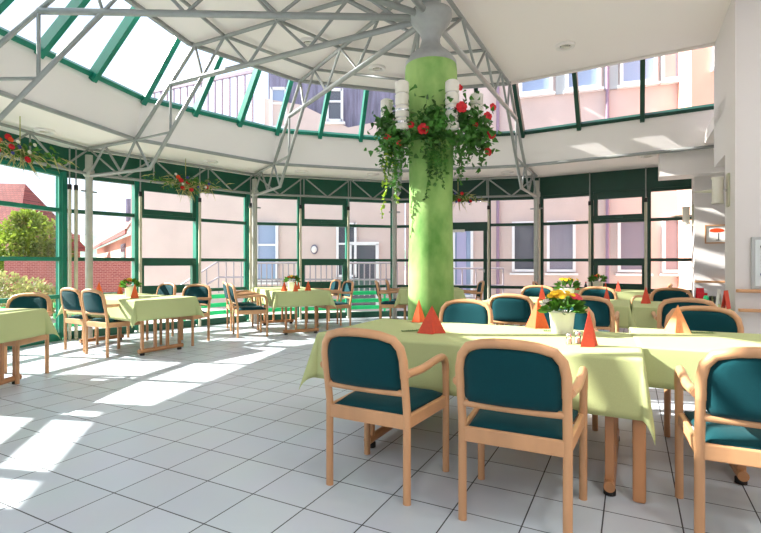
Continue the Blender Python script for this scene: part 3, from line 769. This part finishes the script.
B1 = cluster(-.025, -.03, .215, .03, 20, .017, 'yellow')+cluster(.06, -.03, .205, .014, 8, .016, 'pink')+cluster(-.1, -.02, .17, .012, 4, .015, 'whitep')
B2 = cluster(0, -.02, .2, .035, 16, .017, 'yellow')
B3 = cluster(0, -.02, .185, .035, 7, .02, 'orangep')+cluster(.01, -.02, .2, .02, 3, .02, 'yellow')
flowerpot(onplane(562, 333), 'white pot of yellow and pink flowers on the near table', 1, B1, 1.22)
flowerpot(ED(-.72, 6.5, TZ), 'white pot of yellow flowers on the second row table', 2, B2, 1.3, True)
flowerpot(ED(-.52, 9.25, TZ), 'white pot of orange flowers at the far window table', 3, B3, 1.3, True)
flowerpot(Vector((-1.55, 8.5, TZ)), 'white pot of orange flowers on the middle table', 4, B3, 1.2, True)
flowerpot(Vector((-3.56, 6.9, TZ)), 'white pot of orange flowers on the far left table', 5, B3, 1.2, True)

def shaker(p, lab, s=1.0):
    t = thing('salt_shaker', lab, 'shaker', p, 0, 'salt and pepper shakers')
    MB().lathe([(.016*s, 0), (.017*s, .004), (.015*s, .04*s), (.013*s, .045*s)], seg=14).build('jar', M['clearg'], t)
    MB().lathe([(.012*s, .002), (.012*s, .03*s)], seg=10).build('salt', M['paper'], t)
    MB().lathe([(.015*s, .043*s), (.016*s, .05*s), (.012*s, .062*s), (.0001, .066*s)], seg=14).build('lid', M['steel'], t)
q = onplane(569, 344); shaker(q, 'glass salt shaker, left of two beside the red and pale napkin')
shaker(onplane(578, 343.5), 'steel topped shaker, right of two beside the red and pale napkin', 1.15)
# sprigs of table greenery
def sprig(p, rz, lab, seed):
    rnd = random.Random(seed); m = MB()
    for k in range(9):
        x = k*.016; m.path([(x, 0, .004), (x+.016, .004*sin(k), .005)], .0015, 5)
        for s in (-1, 1): leaf_add(m, (x, 0, .005), (.4, s, .25), rnd.uniform(.02, .03), (0, 0, 1), False, rnd)
    o = m.build('table_sprig', M['leaf'], nonormals=True); o.location = p; o.rotation_euler = (0, 0, rz)
    tag(o, lab, 'sprig', 'sprigs of table greenery')
sprig(onplane(402, 332), .35, 'thin green sprig lying left of the red napkin', 1)
sprig(onplane(692, 333.5), -.1, 'thin green sprig lying right of the peach napkin', 2)
sprig(onplane(544, 331.5), .0, 'thin green sprig at the foot of the orange napkin', 3)
# little dark bottle on the far window table
t = thing('small_bottle', 'small dark bottle with red cap left of the far window pot', 'bottle', ED(-.7, 9.05, TZ))
MB().lathe([(.022, 0), (.025, .004), (.025, .08), (.012, .11), (.01, .13)], seg=14).build('body', M['darkbtn'], t)
MB().lathe([(.012, .13), (.012, .15)], seg=12).build('cap', M['redp'], t)
# condiments at the wall end of the second-row table
def menu(p, rz, m, lab, h=.15, w=.08):
    t = thing('menu_card', lab, 'card', p, rz, 'cards at the wall end')
    k = MB(); k.box((0, .012, h/2), (w, .003, h), M4=Matrix.Translation((0, .012, h/2)) @ Matrix.Rotation(R(8), 4, 'X') @ Matrix.Diagonal((1, 1, 1, 1)))
    k.build('front_leaf', m, t); k = MB(); k.box(None, (w, .003, h), M4=Matrix.Translation((0, -.012, h/2)) @ Matrix.Rotation(R(-8), 4, 'X')); k.build('back_leaf', m, t)
def by_wall(px, zz=TZ, Yd=5.25): return Vector(((px-380.5)/484*Yd, Yd, zz))
menu(by_wall(700, Yd=5.3), .1, M['redp'], 'tall red card standing on the second row by the white wall', .2, .09)
menu(by_wall(719, Yd=5.05), 1.2, M['paper'], 'white card standing at the wall end of the second row', .2, .08)
menu(by_wall(726, Yd=5.0), .6, M['red'], 'brownish red card standing last before the pier', .19, .1)
t = thing('condiment_bottle', 'green condiment bottle with red cap by the white wall', 'bottle', by_wall(706, Yd=5.2))
MB().lathe([(.024, 0), (.026, .004), (.026, .1), (.014, .125)], seg=14).build('body', M['slat'], t)
MB().lathe([(.014, .125), (.014, .15)], seg=12).build('cap', M['redp'], t)
t = thing('drinking_glass', 'clear drinking glass between the cards by the white wall', 'glass', by_wall(712.5, Yd=5.15))
MB().lathe([(.026, 0), (.033, .12), (.031, .12), (.024, .006), (.0001, .006)], seg=18).build('bowl', M['clearg'], t)

# ------------------------------------------------------------------ column lamps and planting
def stack_lamp(deg, r, lab):
    p = pol(deg, r, 2.42); t = thing('glass_lamp', lab, 'lamp', p, R(deg), 'lamps around the green column')
    for k in range(4):
        MB().lathe([(.058, .004), (.064, .012), (.064, .098), (.058, .106)], (0, 0, k*.112), 20).build('glass_ring', M['lampg'], t)
    MB().lathe([(.045, 0), (.045, .45)], seg=14).build('inner_tube', M['whitef'], t)
    m = MB(); m.tube((-.24, 0, .2), (-.05, 0, .2), .012); m.build('bracket', M['chrome'], t)
    for k in range(2):
        MB().lathe([(.0665, .055+k*.112), (.0665, .075+k*.112)], seg=20).build('band', M['steel'], t)
stack_lamp(229, .46, 'white glass lamp on the left front of the green column')
stack_lamp(293, .40, 'white glass lamp on the right front of the green column')
stack_lamp(161, .46, 'white glass lamp at the left back of the green column')
stack_lamp(357, .45, 'white glass lamp at the right back of the green column')

rnd = random.Random(11)
t = thing('ivy_planter', 'ring of trailing ivy and red hibiscus around the green column', 'plant', (CX, CY, 2.38))
m = MB(); m.lathe([(.24, .0), (.275, .0), (.285, .05), (.275, .05), (.265, .02), (.245, .02)], seg=32); m.build('planter_ring', M['ivy'], t)
m = MB(); st = MB(); lt = MB()
def front_w(az): return 1
for k in range(1150):
    az = rnd.uniform(0, 2*pi); rr = rnd.gauss(.38, .08); z = rnd.gauss(.12, .13)
    side = cos(az)
    if abs(side) > .6: z += rnd.uniform(-.14, .06); rr += rnd.uniform(0, .08)
    leaf_add(m, (rr*cos(az), rr*sin(az), z), rdir(rnd, -1, .4), rnd.uniform(.035, .065), rnd=rnd)
for az0, rr0, z0_, n_ in ((-35, .47, .08, 170), (-15, .5, .02, 150), (200, .46, .1, 170), (222, .45, .04, 120), (268, .36, .14, 150), (305, .42, .16, 110)):
    for k in range(n_):
        az = R(az0)+rnd.gauss(0, .17); rr = rnd.gauss(rr0, .055); leaf_add(m, (rr*cos(az), rr*sin(az), rnd.gauss(z0_, .09)), rdir(rnd, -1, .4), rnd.uniform(.045, .075), rnd=rnd)
def trail(az, r0, ln, mm, wander=.06, dens=38):
    ln *= .8; p = Vector((r0*cos(az), r0*sin(az), .05)); pts = [p.copy()]
    n = int(ln/.03); dx = Vector((rnd.uniform(-1, 1), rnd.uniform(-1, 1), 0))*.2
    for i in range(n):
        p = p+Vector((dx.x*.03+rnd.gauss(0, wander*.1), dx.y*.03+rnd.gauss(0, wander*.1), -.03)); pts.append(p.copy())
        for s in range(2):
            leaf_add(mm, p, rdir(rnd, -1, .2), rnd.uniform(.026, .048), rnd=rnd)
    st.path(pts, .003, 5)
for az, ln in ((200, .5), (205, .62), (212, .4), (190, .45), (222, .55), (195, .7), (215, .35), (183, .4), (300, .4), (330, .45), (345, .55), (352, .35), (318, .62), (338, .3), (310, .3), (240, .4), (175, .4), (207, .8), (218, .75)): trail(R(az), rnd.uniform(.36, .46), ln, m)
for az, ln in ((262, .55), (268, .78), (273, .8), (256, .45), (278, .6), (282, .4), (248, .35), (265, .7), (290, .5)): trail(R(az), rnd.uniform(.265, .29), ln, m, .03)
for az, ln, r0 in ((192, .8, .43), (203, .62, .44), (198, 1.0, .38)): trail(R(az), r0, ln, lt)
m.build('ivy_foliage', M['ivy'], t, nonormals=True); lt.build('pale_trailing_ivy', M['ivyl'], t, nonormals=True, label='yellow green trailing ivy'); st.build('stems', M['leaf'], t)
for az, r, z, rr in ((255, .44, .03, .085), (297, .50, .22, .085), (335, .56, .2, .075), (345, .58, .05, .08), (350, .55, -.1, .07), (300, .44, .42, .05), (210, .5, 0, .06), (240, .44, .08, .05), (318, .5, .1, .05), (340, .6, .3, .06), (225, .46, -.07, .045)):
    a_ = R(az); bloom((r*cos(a_), r*sin(a_), z), (cos(a_)*.5, sin(a_)*.5-1, .1), rr*.62, 5, 2, rnd).build('hibiscus_flower', M['redp'], t, nonormals=True)

def hanging_bouquet(p, lab, seed, spread=(.5, .5, .22), n=1.0, extra=True, ang=0):
    rnd = random.Random(seed); t = thing('hanging_bouquet', lab, 'flower arrangement', p, R(ang), 'hanging flower arrangements')
    g1, g2, st = MB(), MB(), MB()
    for k in range(int(230*n)):
        x = max(-1.3, min(1.3, rnd.gauss(0, .5))); d = rdir(rnd, -.8, .5)
        q = Vector((x*spread[0], rnd.gauss(0, .25)*spread[1]*.5, rnd.gauss(0, .3)*spread[2]))
        if k % 5: leaf_add(g1, q, d, rnd.uniform(.04, .075), rnd=rnd, lobes=bool(k % 2))
        else:
            d = (d+Vector((x, 0, -.2))).normalized(); e = q+d*rnd.uniform(.12, .26)
            g2.path([q, (q+e)/2+Vector((0, 0, .01)), e], [.004, .007, .002], 5)
    for k in range(int(14*n)):
        a_ = rnd.uniform(-.2, .2); e = Vector((rnd.gauss(.1, .22)*spread[0]*1.2, rnd.gauss(0, .06), -rnd.uniform(.1, .34))); st.path([(0, 0, 0), e*.5+Vector((0, 0, .02)), e], [.004, .006, .002], 5)
    st.tube((0, 0, 0), (0, 0, .42), .006)
    g1.build('foliage', M['leaf'], t, nonormals=True); g2.build('dried_grass', M['dry'], t); st.build('stems', M['dry'], t)
    for k, mm in enumerate((['redp', 'redp', 'orangep', 'redp', 'whitep', 'whitep', 'bluep', 'redp', 'whitep', 'orangep', 'redp', 'bluep', 'bluep'])[:int(13*min(1, n))]):
        x = rnd.uniform(-.85, .8); q = (x*spread[0], -.1+rnd.uniform(-.04, .04), rnd.uniform(-.7, .7)*spread[2])
        bloom(q, (x*.3, -1, .2), rnd.uniform(.03, .042)*(.65 if mm in ('whitep', 'bluep') else 1), 8, 3, rnd).build('flower', M[mm], t, nonormals=True)
bq = V(pol(152, 5.33), pol(122, 5.33), .47)
hanging_bouquet((bq.x, bq.y, 2.56), 'large hanging bouquet of red and orange flowers before the pale pink wall', 21, (.5, .4, .2), 1.6, ang=35)
bq = pol(167, 5.05)
hanging_bouquet((bq.x, bq.y, 2.58), 'hanging bouquet with blue and red flowers at the left edge', 22, (.5, .4, .16), 1.2, ang=70)
bq = V(pol(92, 5.3), pol(62, 5.3), .47)
hanging_bouquet((bq.x, bq.y, 2.52), 'small hanging bouquet just right of the green column', 23, (.36, .3, .15), 1.0)

# ------------------------------------------------------------------ outside
def house_window(parent, c, w, h, ang, gl='glassb', two=True, name='window'):
    u = Vector((cos(ang), sin(ang), 0)); n = Vector((sin(ang), -cos(ang), 0)); c = Vector(c)
    m = MB(); k = .075
    for s in (-1, 1):
        m.bar(c+u*s*(w/2)+n*.03+Vector((0, 0, -h/2-k/2)), c+u*s*(w/2)+n*.03+Vector((0, 0, h/2+k/2)), .1, k, up=u)
        m.bar(c-u*w/2+n*.03+Vector((0, 0, s*h/2)), c+u*w/2+n*.03+Vector((0, 0, s*h/2)), .1, k)
    if two: m.bar(c+n*.02-u*w/2+Vector((0, 0, h*.12)), c+n*.02+u*w/2+Vector((0, 0, h*.12)), .07, .06)
    m.bar(c-u*(w/2+.1)+n*.08+Vector((0, 0, -h/2-.1)), c+u*(w/2+.1)+n*.08+Vector((0, 0, -h/2-.1)), .18, .06)
    f = m.build(name, M['whitef'], parent)
    p = MB(); p.bar(c-u*w/2-n*.0, c+u*w/2-n*.0, .02, h); p.build('pane', M[gl], f)
    return f
# pink building straight ahead
b = thing('pink_building', 'pale pink rendered building with slate mansard roof beyond the left glass', 'building', (0, 15, 0))
def rel(x, y, z): return (x-0, y-15, z)
m = MB(); m.prism_xz([(-7.74, -.2), (.75, -.2), (.75, 5.75), (-1.0, 5.4), (-2.45, 6.1), (-3.6, 6.3), (-3.6, 5.1), (-7.74, 5.1)], 0, .5); m.build('wall', M['pinkw'], b)
m = MB(); m.prism_xz([(-3.5, 5.0), (.7, 5.0), (.7, 9.5), (-3.5, 9.5)], .12, .5); m.build('mansard_roof', M['slate'], b)
m = MB(); m.prism([(-8.6, .5), (-3.6, .5), (-3.6, 5), (-8.6, 5)], 4.9, 5.1); m.build('terrace', M['pave'], b)
house_window(b, (-3.5, -.05, 1.55), .62, 1.75, 0)
house_window(b, (-1.05, -.05, 1.6), .55, 1.6, 0, 'glassd')
house_window(b, (-3.15, .02, 6.0), .45, 1.2, 0)
house_window(b, (-1.42, .06, 6.1), .45, .95, 0, 'glassd')
dr = MB()
dx, dz = -.52, 1.05
for s in (-1, 1): dr.box((dx+s*.42, -.06, .75), (.1, .12, 2.05))
dr.box((dx, -.06, 1.8), (.94, .12, .1)); d_ = dr.build('house_door', M['whitef'], b)
MB().box((dx, -.03, .75), (.75, .04, 2.0)).build('pane', M['glassd'], d_)
m = MB(); m.lathe([(.0001, 0), (.14, .01), (.15, .05), (.13, .07)], seg=20)
m2 = MB(); m2.v = [(v[0]*.75-2.05, -.07+v[2], v[1]*1.25*.8+1.62) for v in m.v]; m2.f = m.f; m2.sm = m.sm; m2.build('oval_lamp', M['slate'], b)
m = MB(); m.lathe([(.0001, 0), (.08, .01), (.085, .03)], seg=20)
m2 = MB(); m2.v = [(v[0]-2.05, -.1+v[2], v[1]*1.25+1.62) for v in m.v]; m2.f = m.f; m2.sm = m.sm; m2.build('lamp_disc', M['paper'], b)
# terrace railing
t = thing('terrace_railing', 'tall dark bar railing on the roof terrace of the pink building', 'railing', (-8.3, 17.3, 5.11), math.atan2(-2.0, 4.4))
for k in range(16): MB().box((k*.31, 0, 1.08), (.045, .045, 2.16)).build('bar', M['railp'], t)
m = MB(); m.box((2.3, 0, 2.17), (4.9, .08, .09)); m.build('top_rail', M['railp'], t)
# pink building on the right, turned towards the sun
ang = R(-17); p0 = Vector((.8, 15.3, 0)); u = Vector((cos(ang), sin(ang), 0)); n = Vector((sin(ang), -cos(ang), 0))
b = thing('pink_wing', 'pink rendered wing with white framed windows beyond the right glass', 'building', p0)
m = MB(); bk = -n
m.prism([tuple((u*0).xy), tuple((u*14).xy), tuple((u*14+bk*6).xy), tuple((bk*6).xy)], -.2, 10.5); m.build('wall', M['pinkw'], b)
def uat(px):     # run along the wing wall that lies in the direction of image column px
    k = (px-380.5)/484; return (k*p0.y-p0.x)/(u.x-k*u.y)
for px, w, gl in ((525, .66, 'glassd'), (561, .7, 'glassw'), (633, .72, 'glassw'), (680, .8, 'glassw')):
    house_window(b, u*uat(px)+Vector((0, 0, 1.68))+n*.02, w, 1.4, ang, gl, False)
w_ = house_window(b, u*uat(463)+Vector((0, 0, 1.3))+n*.02, .55, 2.2, ang, 'glassb', False); 
m = MB(); m.bar(u*(uat(463)-.18)+n*.035+Vector((0, 0, 1.3)), u*(uat(463)+.1)+n*.035+Vector((0, 0, 1.3)), .03, 2.1); m.build('curtain', M['curtain'], w_)
for px, w in ((536, .85), (583, .85), (638, .85), (679, .8)):
    house_window(b, u*uat(px)+Vector((0, 0, 6.9))+n*.02, w, 1.45, ang, 'glassb')
    m = MB(); c = u*(uat(px)+.72)+Vector((0, 0, 6.75))+n*.04
    m.bar(c-u*.18, c+u*.18, .04, 1.4); m.build('shutter', M['panel'], b)
for px in (498, 607):
    m = MB(); c = u*uat(px)+n*.08; m.tube(c, c+Vector((0, 0, 9)), .05); m.build('drain_pipe', M['drain'], b)
# salmon tower far right
t = thing('salmon_building', 'salmon pink house corner seen through the right end of the skylight', 'building', (9.25, 12.3, 0), R(-17))
MB().box((0, 0, 4.5), (2.8, 1.6, 9.4)).build('wall', M['pinkd'], t)
house_window(t, (-.75, -.82, 6.6), .3, 1.2, 0, 'glassd')
# stair and path railings
def railing(pts, lab, nbar, h=.95, mm='rail'):
    t = thing('garden_railing', lab, 'railing', pts[0]); o = Vector(pts[0])
    P = [Vector(p)-o for p in pts]
    for z in (h, h*.5):
        m = MB(); m.path([p+Vector((0, 0, z)) for p in P], .025, 8); m.build('top_rail' if z == h else 'middle_rail', M[mm], t)
    for a_, b_ in zip(P, P[1:]):
        for k in range(nbar):
            c = V(a_, b_, k/max(1, nbar)); m = MB(); m.tube(c, c+Vector((0, 0, h)), .018, 8); m.build('baluster', M[mm], t)
    m = MB(); m.tube(P[-1], P[-1]+Vector((0, 0, h)), .025, 8); m.build('baluster', M[mm], t)
railing([(-5.9, 13.6, -.5), (-4.55, 13.6, .35), (-3.7, 13.6, .35)], 'sloping steel stair railing before the pale pink wall', 4, .9)
railing([(-3.4, 13.2, .3), (.45, 13.2, .3)], 'steel balustrade in front of the oval lamp wall', 26, .9)
railing([(1.5, 13.4, .1), (3.4, 13.4, .1)], 'steel railing in front of the right pink wing', 5, .95)
# green slatted fences right outside the glass
for i, lab in ((2, 'at the far left glass'), (3, 'before the pale pink wall'), (4, 'before the glass doorways')):
    p, q_ = pol(ANG[i], 6.75), pol(ANG[i+1], 6.75); t = thing('slatted_fence', 'low bright green slatted fence outside %s' % lab, 'fence', p, 0)
    d = q_-p
    for z in (.16, .32, .50): 
        m = MB(); m.bar(d*.02+Vector((0, 0, z)), d*.98+Vector((0, 0, z)), .03, .085); m.build('slat', M['slat'], t)
    for f in (.05, .35, .65, .95):
        m = MB(); m.bar(d*f+Vector((0, 0, -.17)), d*f+Vector((0, 0, .56)), .05, .05); m.build('post', M['slat'], t)
# houses on the left
t = thing('red_roofed_house', 'house with a large dark red tiled roof behind the garden tree', 'building', (-25.6, 28, 0))
m = MB(); m.box((0, 3, 1.5), (9, 6, 3.4)); m.build('wall', M['brick'], t)
m = MB()
m.add([(-5, -.5, 2.6), (4.9, -.5, 2.0), (2.7, 3.2, 6.3), (-5, 3.2, 6.5), (-5, 6.5, 2.6), (4.9, 6.5, 2.0)], [(0, 1, 2, 3), (3, 2, 5, 4), (1, 5, 2), (0, 3, 4), (0, 4, 5, 1)]); m.build('roof', M['rooft'], t)
t = thing('brown_roofed_house', 'house with a weathered brown tiled roof and deep eaves beyond the left glass', 'building', (-9.73, 18.5, 0))
E1, E2, R2, R1 = Vector((0, 0, 2.5)), Vector((-17.3, 26.5, 2.5)), Vector((-13.2, 21.5, 3.85)), Vector((-.9, 2.5, 3.26))
m = MB(); th = Vector((0, 0, .15)); m.add([E1, E2, R2, R1, E1-th, E2-th, R2-th, R1-th], [(0, 1, 2, 3), (7, 6, 5, 4), (0, 4, 5, 1), (1, 5, 6, 2), (2, 6, 7, 3), (3, 7, 4, 0)]); m.build('roof', M['roofb'], t)
m = MB(); m.bar(E1-th*.6, E2-th*.6, .06, .2); m.build('eave_board', M['rooft'], t)
ed = (E2-E1).normalized(); nb_ = Vector((-ed.y, ed.x, 0))*-1
m = MB(); w0, w1 = nb_*.5+ed*.6, nb_*.5+ed*28; m.bar(w0+Vector((0, 0, 1.15)), w1+Vector((0, 0, 1.15)), .2, 2.5); m.build('wall', M['pinkd'], t)
m = MB(); c = ed*5.2+nb_*.38; m.bar(c-ed*.9+Vector((0, 0, 1.75)), c+ed*.9+Vector((0, 0, 1.75)), .08, .7); m.build('window', M['glassd'], t)
m = MB(); m.box((-1.2, 2.7, 3.5), (.28, .3, 1.0)); m.build('chimney', M['slate'], t)
# garden wall of brick
t = MB(); t.box((-9.6, 17.0, .55), (7.0, .3, 1.5)); tag(t.build('garden_wall', M['brick']), 'red brick garden wall below the brown roofed house', 'wall')
t = MB(); hp = [(-240, 0), (-200, 18), (-165, 26), (-140, 31), (-115, 34), (-70, 24), (30, 8), (60, 0)]
t.v = []; 
for (x, z), k in zip(hp, range(9)):
    pass
for j, (sc, yy) in enumerate(((0, 250), (.7, 280), (1, 320), (.6, 380))):
    for x, z in hp: t.v.append((x, yy, z*sc-.2))
for j in range(3):
    for i in range(len(hp)-1): t.f.append((j*8+i, j*8+i+1, (j+1)*8+i+1, (j+1)*8+i)); t.sm.append(True)
struct('hill', t, M['hill'])
# tree and hedge
def tree(name, p, trunk, blobs, mm, n, size, lab, cat, seed, group=None):
    rnd = random.Random(seed); t = thing(name, lab, cat, p, 0, group)
    if trunk:
        m = MB(); m.path([(0, 0, -.2), (.05, 0, trunk*.5), (0, 0, trunk)], [.14, .11, .07], 10)
        for k in range(6):
            d = rdir(rnd, .2, .8); m.path([(0, 0, trunk*.75), Vector((0, 0, trunk*.8))+d*.9], [.06, .02], 7)
        m.build('trunk', M['bark'], t)
    m = MB()
    for k in range(n):
        bx, by, bz, br = blobs[k % len(blobs)]; d = rdir(rnd); rr = br*rnd.uniform(.55, 1.05)
        leaf_add(m, (bx+d.x*rr, by+d.y*rr, bz+d.z*rr*.9), (d+rdir(rnd)*.8), size*rnd.uniform(.7, 1.3), rnd=rnd)
    m.build('crown', M[mm], t, nonormals=True)
tree('garden_tree', (-15.6, 21.5, 0), 2.2, [(-1.2, 0, 2.0, 1.0), (-.2, .2, 2.6, 1.0), (.7, 0, 2.2, 1.0), (-.3, -.3, 1.7, 1.1), (1.1, 0, 1.4, .8), (-1.7, 0, 1.3, .8), (.2, 0, 1.1, 1.0), (0, 0, 3.0, .6)], 'treel', 8000, .14, 'round yellow green tree seen through the leftmost pane', 'tree', 31)
tree('garden_shrub', (-8.9, 11.6, -.15), 0, [(0, 0, .6, .55), (-.8, .2, .7, .6), (.6, 0, .5, .5), (-1.6, .3, .6, .6), (1.1, .2, .35, .4)], 'bush', 3000, .09, 'pale flowering shrub low outside the leftmost pane', 'shrub', 32)

# ------------------------------------------------------------------ light, sky, camera
w = bpy.data.worlds.new('sky'); bpy.context.scene.world = w; w.use_nodes = True; nt = w.node_tree
bg = nt.nodes['Background']; sk = nt.nodes.new('ShaderNodeTexSky'); sk.sky_type = 'NISHITA'; sk.sun_disc = False
sk.sun_elevation = R(34); sk.sun_rotation = R(-80); sk.air_density = 1.0; sk.dust_density = 4.0; sk.ozone_density = 1.0
mxc = nt.nodes.new('ShaderNodeMix'); mxc.data_type = 'RGBA'; mxc.inputs[0].default_value = .72; mxc.inputs[7].default_value = (.85, .95, 1.13, 1)
scl = nt.nodes.new('ShaderNodeVectorMath'); scl.operation = 'SCALE'; scl.inputs['Scale'].default_value = .12
nt.links.new(sk.outputs[0], scl.inputs[0]); nt.links.new(scl.outputs[0], mxc.inputs[6]); nt.links.new(mxc.outputs[2], bg.inputs[0])
bg.inputs[1].default_value = 1.9
el = R(34); d = Vector((.985*cos(el), -.18*cos(el), -sin(el)))
sl = bpy.data.lights.new('sun', 'SUN'); sl.energy = 20; sl.angle = R(.6); sl.color = (1, .97, .91)
so_ = bpy.data.objects.new('sun', sl); C.objects.link(so_); so_.rotation_euler = d.to_track_quat('-Z', 'Y').to_euler()
for k, (p, _) in enumerate(dls[:3]):
    l = bpy.data.lights.new('downlight', 'AREA'); l.shape = 'DISK'; l.size = .12; l.energy = 12; l.color = (1, .98, .96)
    o = bpy.data.objects.new('downlight', l); C.objects.link(o); o.location = (p[0], p[1], p[2]-.045)
for p in ((1.5, .5), (4.0, .5), (4.2, 3.0), (-.8, -1.5), (2.0, -1.8), (5.6, 1.5)):  # fill lamps added out of view, each with a recessed fitting
    downlight((p[0], p[1], ZC), 'added round fill light in the ceiling behind the viewer')
    l = bpy.data.lights.new('downlight', 'AREA'); l.shape = 'DISK'; l.size = .3; l.energy = 28; l.color = (1, .985, .97)
    o = bpy.data.objects.new('downlight', l); C.objects.link(o); o.location = (p[0], p[1], ZC-.05)

cam = bpy.data.cameras.new('camera'); cam.sensor_fit = 'HORIZONTAL'; cam.sensor_width = 36; cam.lens = 484/761*36; cam.shift_y = -3.5/761; cam.clip_start = .05; cam.clip_end = 1000
co = bpy.data.objects.new('camera', cam); C.objects.link(co); co.location = (0, 0, 1.2); co.rotation_euler = (pi/2, 0, 0)
sc = bpy.context.scene; sc.camera = co
sc.view_settings.view_transform = 'Standard'; sc.view_settings.look = 'None'; sc.view_settings.exposure = -.1; sc.view_settings.gamma = 1
sc.cycles.use_denoising = True
sc.cycles.max_bounces = 10; sc.cycles.diffuse_bounces = 6; sc.cycles.transparent_max_bounces = 16
